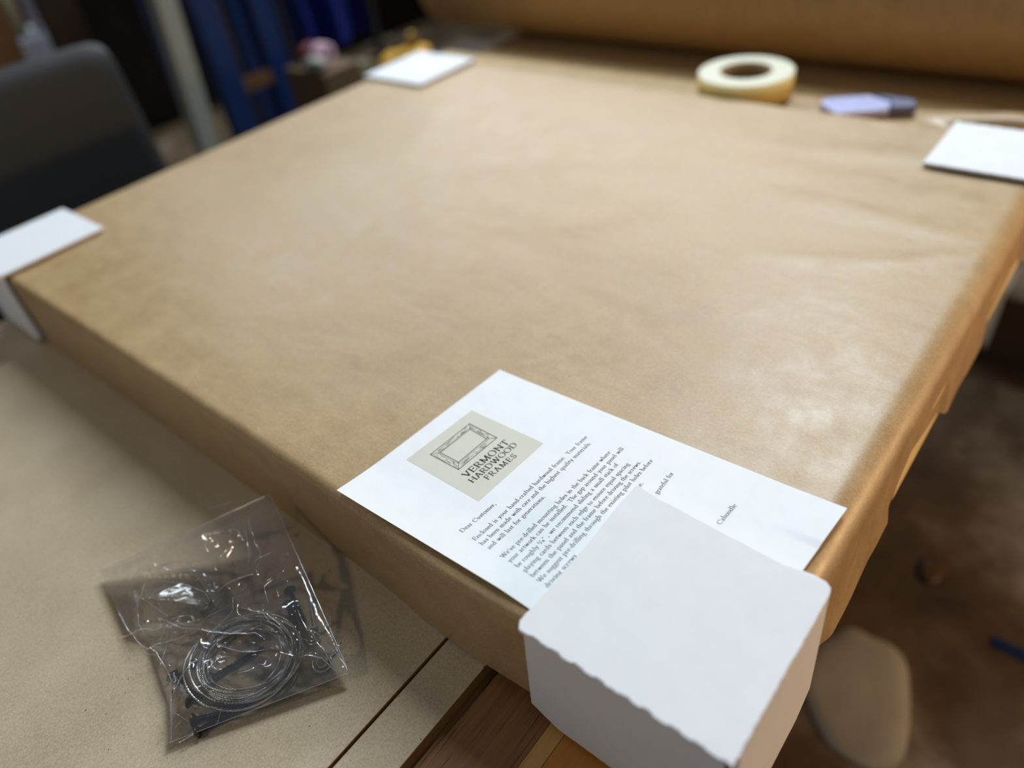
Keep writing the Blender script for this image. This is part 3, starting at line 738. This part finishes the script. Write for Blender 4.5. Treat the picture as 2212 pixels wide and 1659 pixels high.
for mi, (mm, hm) in enumerate(((M_screw, M_screw_br), (M_steel2, M_steel2))):
    k = 1.0 if mi == 0 else .62
    proto[mi] = []
    for nme, vf, m in (('shank', sg, mm), ('head', hg, hm), ('cross_recess', cg, M_ink)):
        me_o = [(v[0] * (1 if nme == 'shank' and mi else 1) * (.8 if mi else 1), v[1] * k, v[2] * k) for v in vf[0]]
        me = bpy.data.meshes.new(nme); me.from_pydata(me_o, [], vf[1]); me.materials.append(m)
        for p in me.polygons: p.use_smooth = nme != 'cross_recess'
        proto[mi].append((nme, me))
for (hx, hy), (tx, ty), z, lab, mi in SCR:
    r_ = bpy.data.objects.new('wood_screw', None); C.objects.link(r_); r_.empty_display_size = .01
    a = Vector((hx, hy, TB + z)); b = Vector((tx, ty, TB + z * .55 + .0012))
    d = (b - a).normalized(); r_.location = (a.x, a.y, a.z + ZT)
    r_.rotation_euler = d.to_track_quat('X', 'Z').to_euler()
    tag(r_, lab, 'screw', 'screws in the plastic bag')
    for nme, me in proto[mi]:
        c = bpy.data.objects.new(nme, me); C.objects.link(c); c.parent = r_
# ring hangers
for (x, y, z, rr, lab, tl) in ((-.0935, .3450, .0052, .0085, 'silver screw eye ring in the right corner of the bag', .5), (-.082, .372, .0040, .0066, 'small silver ring hanger beside the coil below the thin screw', -.4)):
    root = tag(empty('ring_hanger', (x, y, TB)), lab, 'picture hanger', 'silver hangers in the plastic bag')
    Mq = Matrix.Translation((x, y, TB + z)) @ Matrix.Rotation(tl * .4, 4, 'X')
    ring = [tuple(Mq @ Vector((rr * cos(a), rr * sin(a), 0))) for a in [2 * pi * k / 40 for k in range(40)]]
    part('ring', tube(ring, .0011, 8, True), M_steel2, root, True)
    ring2 = [tuple(Mq @ Vector((rr * .55 * cos(a), rr * .55 * sin(a), .001))) for a in [2 * pi * k / 30 for k in range(30)]]
    part('washer', tube(ring2, .0012, 8, True), M_steel2, root, True)
    st = [tuple(Mq @ Vector((rr + i * .004, .0003 * sin(i * 2), 0))) for i in range(5)]
    part('stem', tube(st, [.0012, .0012, .0011, .0009, .0003], 8), M_steel2, root, True)

# ------------------------------------------------------------------ background: chair
ch = tag(empty('office_chair', (.34, 1.9, -.9)), 'black office chair with a rounded backrest behind the left end of the bench', 'chair')
def brest():
    out = []; n = 72
    for k in range(n):
        a = 2 * pi * k / n; c_, s_ = cos(a), sin(a); e = .14
        px = abs(c_) ** e * (1 if c_ > 0 else -1); pz = abs(s_) ** e * (1 if s_ > 0 else -1)
        out.append((px, pz))
    return out
def bk(px, pz, off):
    v = (pz + 1) / 2; hw = .300 - .018 * v
    return (.262 + px * hw, 1.78 - .015 * px * px + off + .03 * v, -.43 + .565 * v)
def bkgeo():
    V, F = [], []; rings = [(1.0, .0, 1), (.97, -.018, 1), (.85, -.022, 1), (.5, -.022, 1), (.04, -.022, 1)]
    ol = brest(); n = len(ol); R_ = [(.04, .022), (.5, .022), (.85, .022), (.97, .018), (1., 0.), (.97, -.018), (.85, -.022), (.5, -.022), (.04, -.022)]
    for s_, off in R_:
        for px, pz in ol: V.append(bk(px * s_, pz * s_, off))
    for i in range(len(R_) - 1):
        for k in range(n): F.append((i * n + k, i * n + (k + 1) % n, (i + 1) * n + (k + 1) % n, (i + 1) * n + k))
    F.append(tuple(range(n))); F.append(tuple((len(R_) - 1) * n + k for k in range(n)))
    return V, F
part('backrest', bkgeo(), M_black, ch, True)
o = part('seat', box(.02, .50, 1.80, 2.26, -.49, -.42), M_black, ch); bevel(o, .03, 4)
part('spine', box(.23, .29, 1.775, 1.80, -.47, -.20), M_blackp, ch)
part('gas_post', lathe([(.028, -.80), (.028, -.60), (.02, -.60), (.02, -.489)], (.26, 2.03, 0), 24), M_blackp, ch, True)
for k in range(5):
    a = k * 2 * pi / 5 + .3; cxx, cyy = .26, 2.03
    part('base_arm', tube([(cxx, cyy, -.79), (cxx + .15 * cos(a), cyy + .15 * sin(a), -.81), (cxx + .29 * cos(a), cyy + .29 * sin(a), -.84)], [.024, .02, .014], 8), M_blackp, ch, True)
    part('castor', lathe([(.012, -.024), (.028, -.02), (.028, .02), (.012, .024)], (0, 0, 0), 20, M=Matrix.Translation((cxx + .29 * cos(a), cyy + .29 * sin(a), -.872)) @ Matrix.Rotation(a, 4, 'Z') @ Matrix.Rotation(pi / 2, 4, 'X')), M_blackp, ch, True)
for sgn in (-1, 1):
    o = part('armrest', box(.26 + sgn * .27 - .03, .26 + sgn * .27 + .03, 1.84, 2.12, -.20, -.17), M_slate, ch); bevel(o, .012, 3)
    part('arm_post', box(.26 + sgn * .27 - .02, .26 + sgn * .27 + .02, 1.95, 2.0, -.46, -.2), M_blackp, ch)

# ------------------------------------------------------------------ background: rack uprights, timber, shelf, items
def post(name, x, y, wx, wy, z0, z1, m, label, cat, lean=0, group=None):
    vf = box(-wx / 2, wx / 2, -wy / 2, wy / 2, 0, z1 - z0)
    vf = ([(v[0] + x + lean * v[2], v[1] + y, v[2] + z0) for v in vf[0]], vf[1])
    o = obj(name, vf, m); bevel(o, .004, 2); return tag(o, label, cat, group)
post('grey_post', .900, 2.35, .068, .06, -.9, .9, M_greyp, 'pale grey square post standing left of the blue uprights', 'post', .085)
rk = tag(empty('storage_rack', (1.2, 2.6, -.9)), 'blue steel storage rack uprights behind the far side of the bench', 'rack')
for (x, y) in ((1.138, 2.42), (1.368, 2.46)):
    u = part('upright', box(x - .044, x + .044, y - .03, y + .03, -.9, .95), M_blue, rk); bevel(u, .004)
for (x, y) in ((1.24, 2.95), (1.58, 2.98)):
    u = part('upright', box(x - .044, x + .044, y - .03, y + .03, -.9, .95), M_blue, rk); bevel(u, .004)
part('shelf', box(1.08, 1.62, 2.492, 2.919, -.80, -.77), M_dkwood, rk)
part('shelf', box(1.08, 1.62, 2.492, 2.919, .30, .33), M_dkwood, rk)
part('cross_rail', box(1.184, 1.322, 2.43, 2.45, -.285, -.240), M_leg, rk)['label'] = 'grey brown rail between the blue uprights'
post('timber_board', 1.24, 2.56, .09, .02, -.7695, .28, M_carton, 'brown board standing between the blue uprights', 'board')
post('timber_board', .80, 2.75, .12, .03, -.9, .9, M_dkwood, 'dark brown board leaning left of the grey post', 'board', .03)
post('timber_board', .60, 2.85, .10, .03, -.9, .9, M_leg, 'rust brown board standing behind the black chair', 'board', .06)
cb = tag(empty('side_shelf', (.6, 3.2, -.9)), 'low white shelf behind the black chair, holding bottles', 'shelf')
part('shelf_top', box(.05, .95, 2.95, 3.35, -.09, -.025), M_white, cb); part('side_panel', box(.06, .09, 2.98, 3.33, -.9, -.0901), M_white, cb); part('side_panel', box(.90, .93, 2.98, 3.33, -.9, -.0901), M_white, cb)
def bottle(x, y, z, r, h, m, cm, label, name='bottle'):
    root = tag(empty(name, (x, y, z)), label, 'bottle', 'bottles on the white shelf')
    part('body', lathe([(r * .9, 0), (r, .006), (r, h * .65), (r * .8, h * .78), (r * .35, h * .86), (r * .35, h * .92)], (x, y, z), 28), m, root, True)
    part('cap', lathe([(r * .42, h * .9), (r * .42, h), (r * .3, h * 1.01)], (x, y, z), 20), cm, root, True)
bottle(.885, 3.03, -.0248, .055, .24, M_white, M_red, 'white bottle nearest the right end of the white shelf')
bottle(.77, 3.05, -.0248, .045, .20, M_olive, M_yel, 'olive bottle second from the right on the white shelf')
bottle(.67, 3.03, -.0248, .040, .22, M_red, M_white, 'red bottle leftmost of those on the white shelf')
bottle(.90, 3.24, -.0248, .045, .30, M_red, M_red, 'tall red bottle at the rear right of the white shelf')
st = tag(empty('low_stand', (1.75, 2.5, -.9)), 'low dark stand beside the blue rack, holding the carton and tins', 'stand')
part('stand_top', box(1.30, 2.30, 2.05, 2.40, -.44, -.41), M_dkwood, st)
for x in (1.34, 2.26):
    for y in (2.09, 2.36): part('leg', box(x - .025, x + .025, y - .025, y + .025, -.9, -.4401), M_dkwood, st)
o = obj('cardboard_box', box(1.31, 1.47, 2.10, 2.32, -.4098, -.222), M_carton); bevel(o, .003); tag(o, 'small brown cardboard box on the low stand right of the blue uprights', 'box')
def spool(name, x, y, z, r, h, m, label, cat, axis='X', core=M_carton):
    root = tag(empty(name, (x, y, z - r if axis == 'X' else z)), label, cat)
    Mx = Matrix.Translation((x, y, z)) @ (Matrix.Rotation(pi / 2, 4, axis) if axis else Matrix.Identity(4))
    o = part('winding', lathe([(r * .4, -h / 2), (r * .93, -h / 2), (r, -h / 2 + r * .07), (r, h / 2 - r * .07), (r * .93, h / 2), (r * .4, h / 2)], (0, 0, 0), 36, True, Mx), m, root, True); shade_auto(o)
    part('core', lathe([(r * .3, -h / 2 - .002), (r * .395, -h / 2 - .002), (r * .395, h / 2 + .002), (r * .3, h / 2 + .002)], (0, 0, 0), 28, True, Mx), core, root, True)
spool('white_tape_roll', 1.405, 2.20, -.188, .033, .05, M_pink, 'pale pink roll standing on the small cardboard box', 'tape roll')
def lump(name, x, y, z, rx, ry, rz, m, label, cat, seed=0):
    V, F = [], []; n1, n2 = 24, 14
    for j in range(n2 + 1):
        b = pi * j / n2 - pi / 2
        for i in range(n1):
            a = 2 * pi * i / n1; p = Vector((cos(a) * cos(b), sin(a) * cos(b), sin(b)))
            k = 1 + .28 * noise.noise(p * 2.2 + Vector((seed, 0, 0))); zz = z + rz + p.z * rz * k
            V.append((x + p.x * rx * k, y + p.y * ry * k, max(z + .0004, zz)))
    for j in range(n2):
        for i in range(n1): F.append((j * n1 + i, j * n1 + (i + 1) % n1, (j + 1) * n1 + (i + 1) % n1, (j + 1) * n1 + i))
    o = obj(name, (V, F), m, smooth=True); return tag(o, label, cat)
lump('grey_rag', 1.338, 2.17, -.2218, .030, .05, .022, M_greyp, 'crumpled grey rag on the cardboard box left of the pink roll', 'rag', 2)
lump('red_rag', 1.40, 2.278, -.2218, .050, .030, .030, M_red, 'dark red rag on the cardboard box behind the pink roll', 'rag', 4)
spool('yellow_tape_roll', 1.68, 2.16, -.335, .0745, .05, M_yel, 'olive yellow roll standing on edge on the low stand right of the carton', 'tape roll', 'X', M_olive)
spool('olive_tape_roll', 1.60, 2.27, -.344, .066, .05, M_olive, 'dull olive roll standing on edge behind the yellow one', 'tape roll', 'X', M_olive)
ti = tag(empty('paint_tin', (1.84, 2.22, -.41)), 'tin with a yellow lid on the low stand behind the far corner protector', 'tin')
part('can', lathe([(.058, 0), (.06, .004), (.06, .085), (.058, .09)], (1.84, 2.22, -.4098), 36), M_greyp, ti, True)
part('lid', lathe([(.061, .0902), (.063, .094), (.063, .105), (.058, .108)], (1.84, 2.22, -.4098), 36), M_yel, ti, True)
spool('brass_disc', 1.84, 2.22, -.2705, .030, .02, M_brass, 'round brass reel standing on the yellow lid', 'reel', 'X', M_brass)
def tarp(u, v):
    x = 1.72 + .34 * u; z = .345 - .70 * v
    return (x + .04 * v * sin(u * 9), 2.80 + .02 + .05 * sin(u * 22 + v * 2) + .02 * sin(u * 55), z)
tg = grid(80, 30, tarp); tb2 = ([(x, y + .006, z) for x, y, z in tg[0]], [tuple(reversed(f)) for f in tg[1]])
tr = tag(empty('blue_tarp', (1.87, 2.95, -.6)), 'dark blue cloth tarp hanging from a rail right of the blue uprights', 'tarp')
part('cloth', join(tg, tb2), M_bluetarp, tr, True)
rs = tag(empty('clothes_rail', (1.9, 2.95, -.9)), 'black rail that the blue tarp hangs from', 'rail')
part('bar', tube([(1.66, 2.80, .36), (2.16, 2.80, .36)], .012, 12), M_blackp, rs, True)
for x in (1.672, 2.148): part('stand', box(x - .012, x + .012, 2.788, 2.812, -.9, .36), M_blackp, rs)

# ------------------------------------------------------------------ things on the floor to the right
def ragp(): 
    V, F = [], []; n = 40
    pts_ = []
    for k in range(n):
        a = 2 * pi * k / n; r = 1 + .25 * noise.noise(Vector((cos(a) * 1.3, sin(a) * 1.3, 8))); pts_.append((.62 + .17 * r * cos(a) * .8 + .03 * sin(a), -.02 + .10 * r * sin(a)))
    for s_, z in ((1.0, .001), (.97, .005), (.7, .009), (.4, .011), (.12, .012)):
        for x, y in pts_:
            xx, yy = .62 + (x - .62) * s_, -.02 + (y + .02) * s_
            V.append((xx, yy, -.9 + z + (.004 * noise.noise(Vector((xx * 18, yy * 18, 1))) if s_ < .9 else 0)))
    for i in range(4):
        for k in range(n): F.append((i * n + k, i * n + (k + 1) % n, (i + 1) * n + (k + 1) % n, (i + 1) * n + k))
    F.append(tuple(range(n))); F.append(tuple(4 * n + k for k in range(n)))
    return V, F
o = obj('white_rag', ragp(), plain('dusty_cloth', srgb(176, 168, 152), .9, 0, .12, 9), smooth=True); tag(o, 'blurred pale grey rag lying on the floor below the near corner of the package', 'rag')
lump('dark_offcut', .965, -.05, -.8995, .035, .022, .006, M_leg, 'small black scrap on the brown floor right of the package', 'scrap', 3)
o = obj('blue_tape_strip', box(.853, .878, -.32, -.185, -.8995, -.897), M_blue); tag(o, 'short blue strip lying on the floor at the right edge of the photo', 'tape')
o = obj('wooden_crate', box(1.75, 2.25, -.25, .05, -.8998, -.70), M_carton); bevel(o, .006); tag(o, 'tan wooden crate on the floor at the right edge of the photo', 'crate')
lump('yellow_green_sack', 2.45, .12, -.8995, .12, .16, .09, plain('yellow_green', srgb(176, 168, 70), .7), 'yellow green sack on the floor behind the tan crate', 'sack', 6)
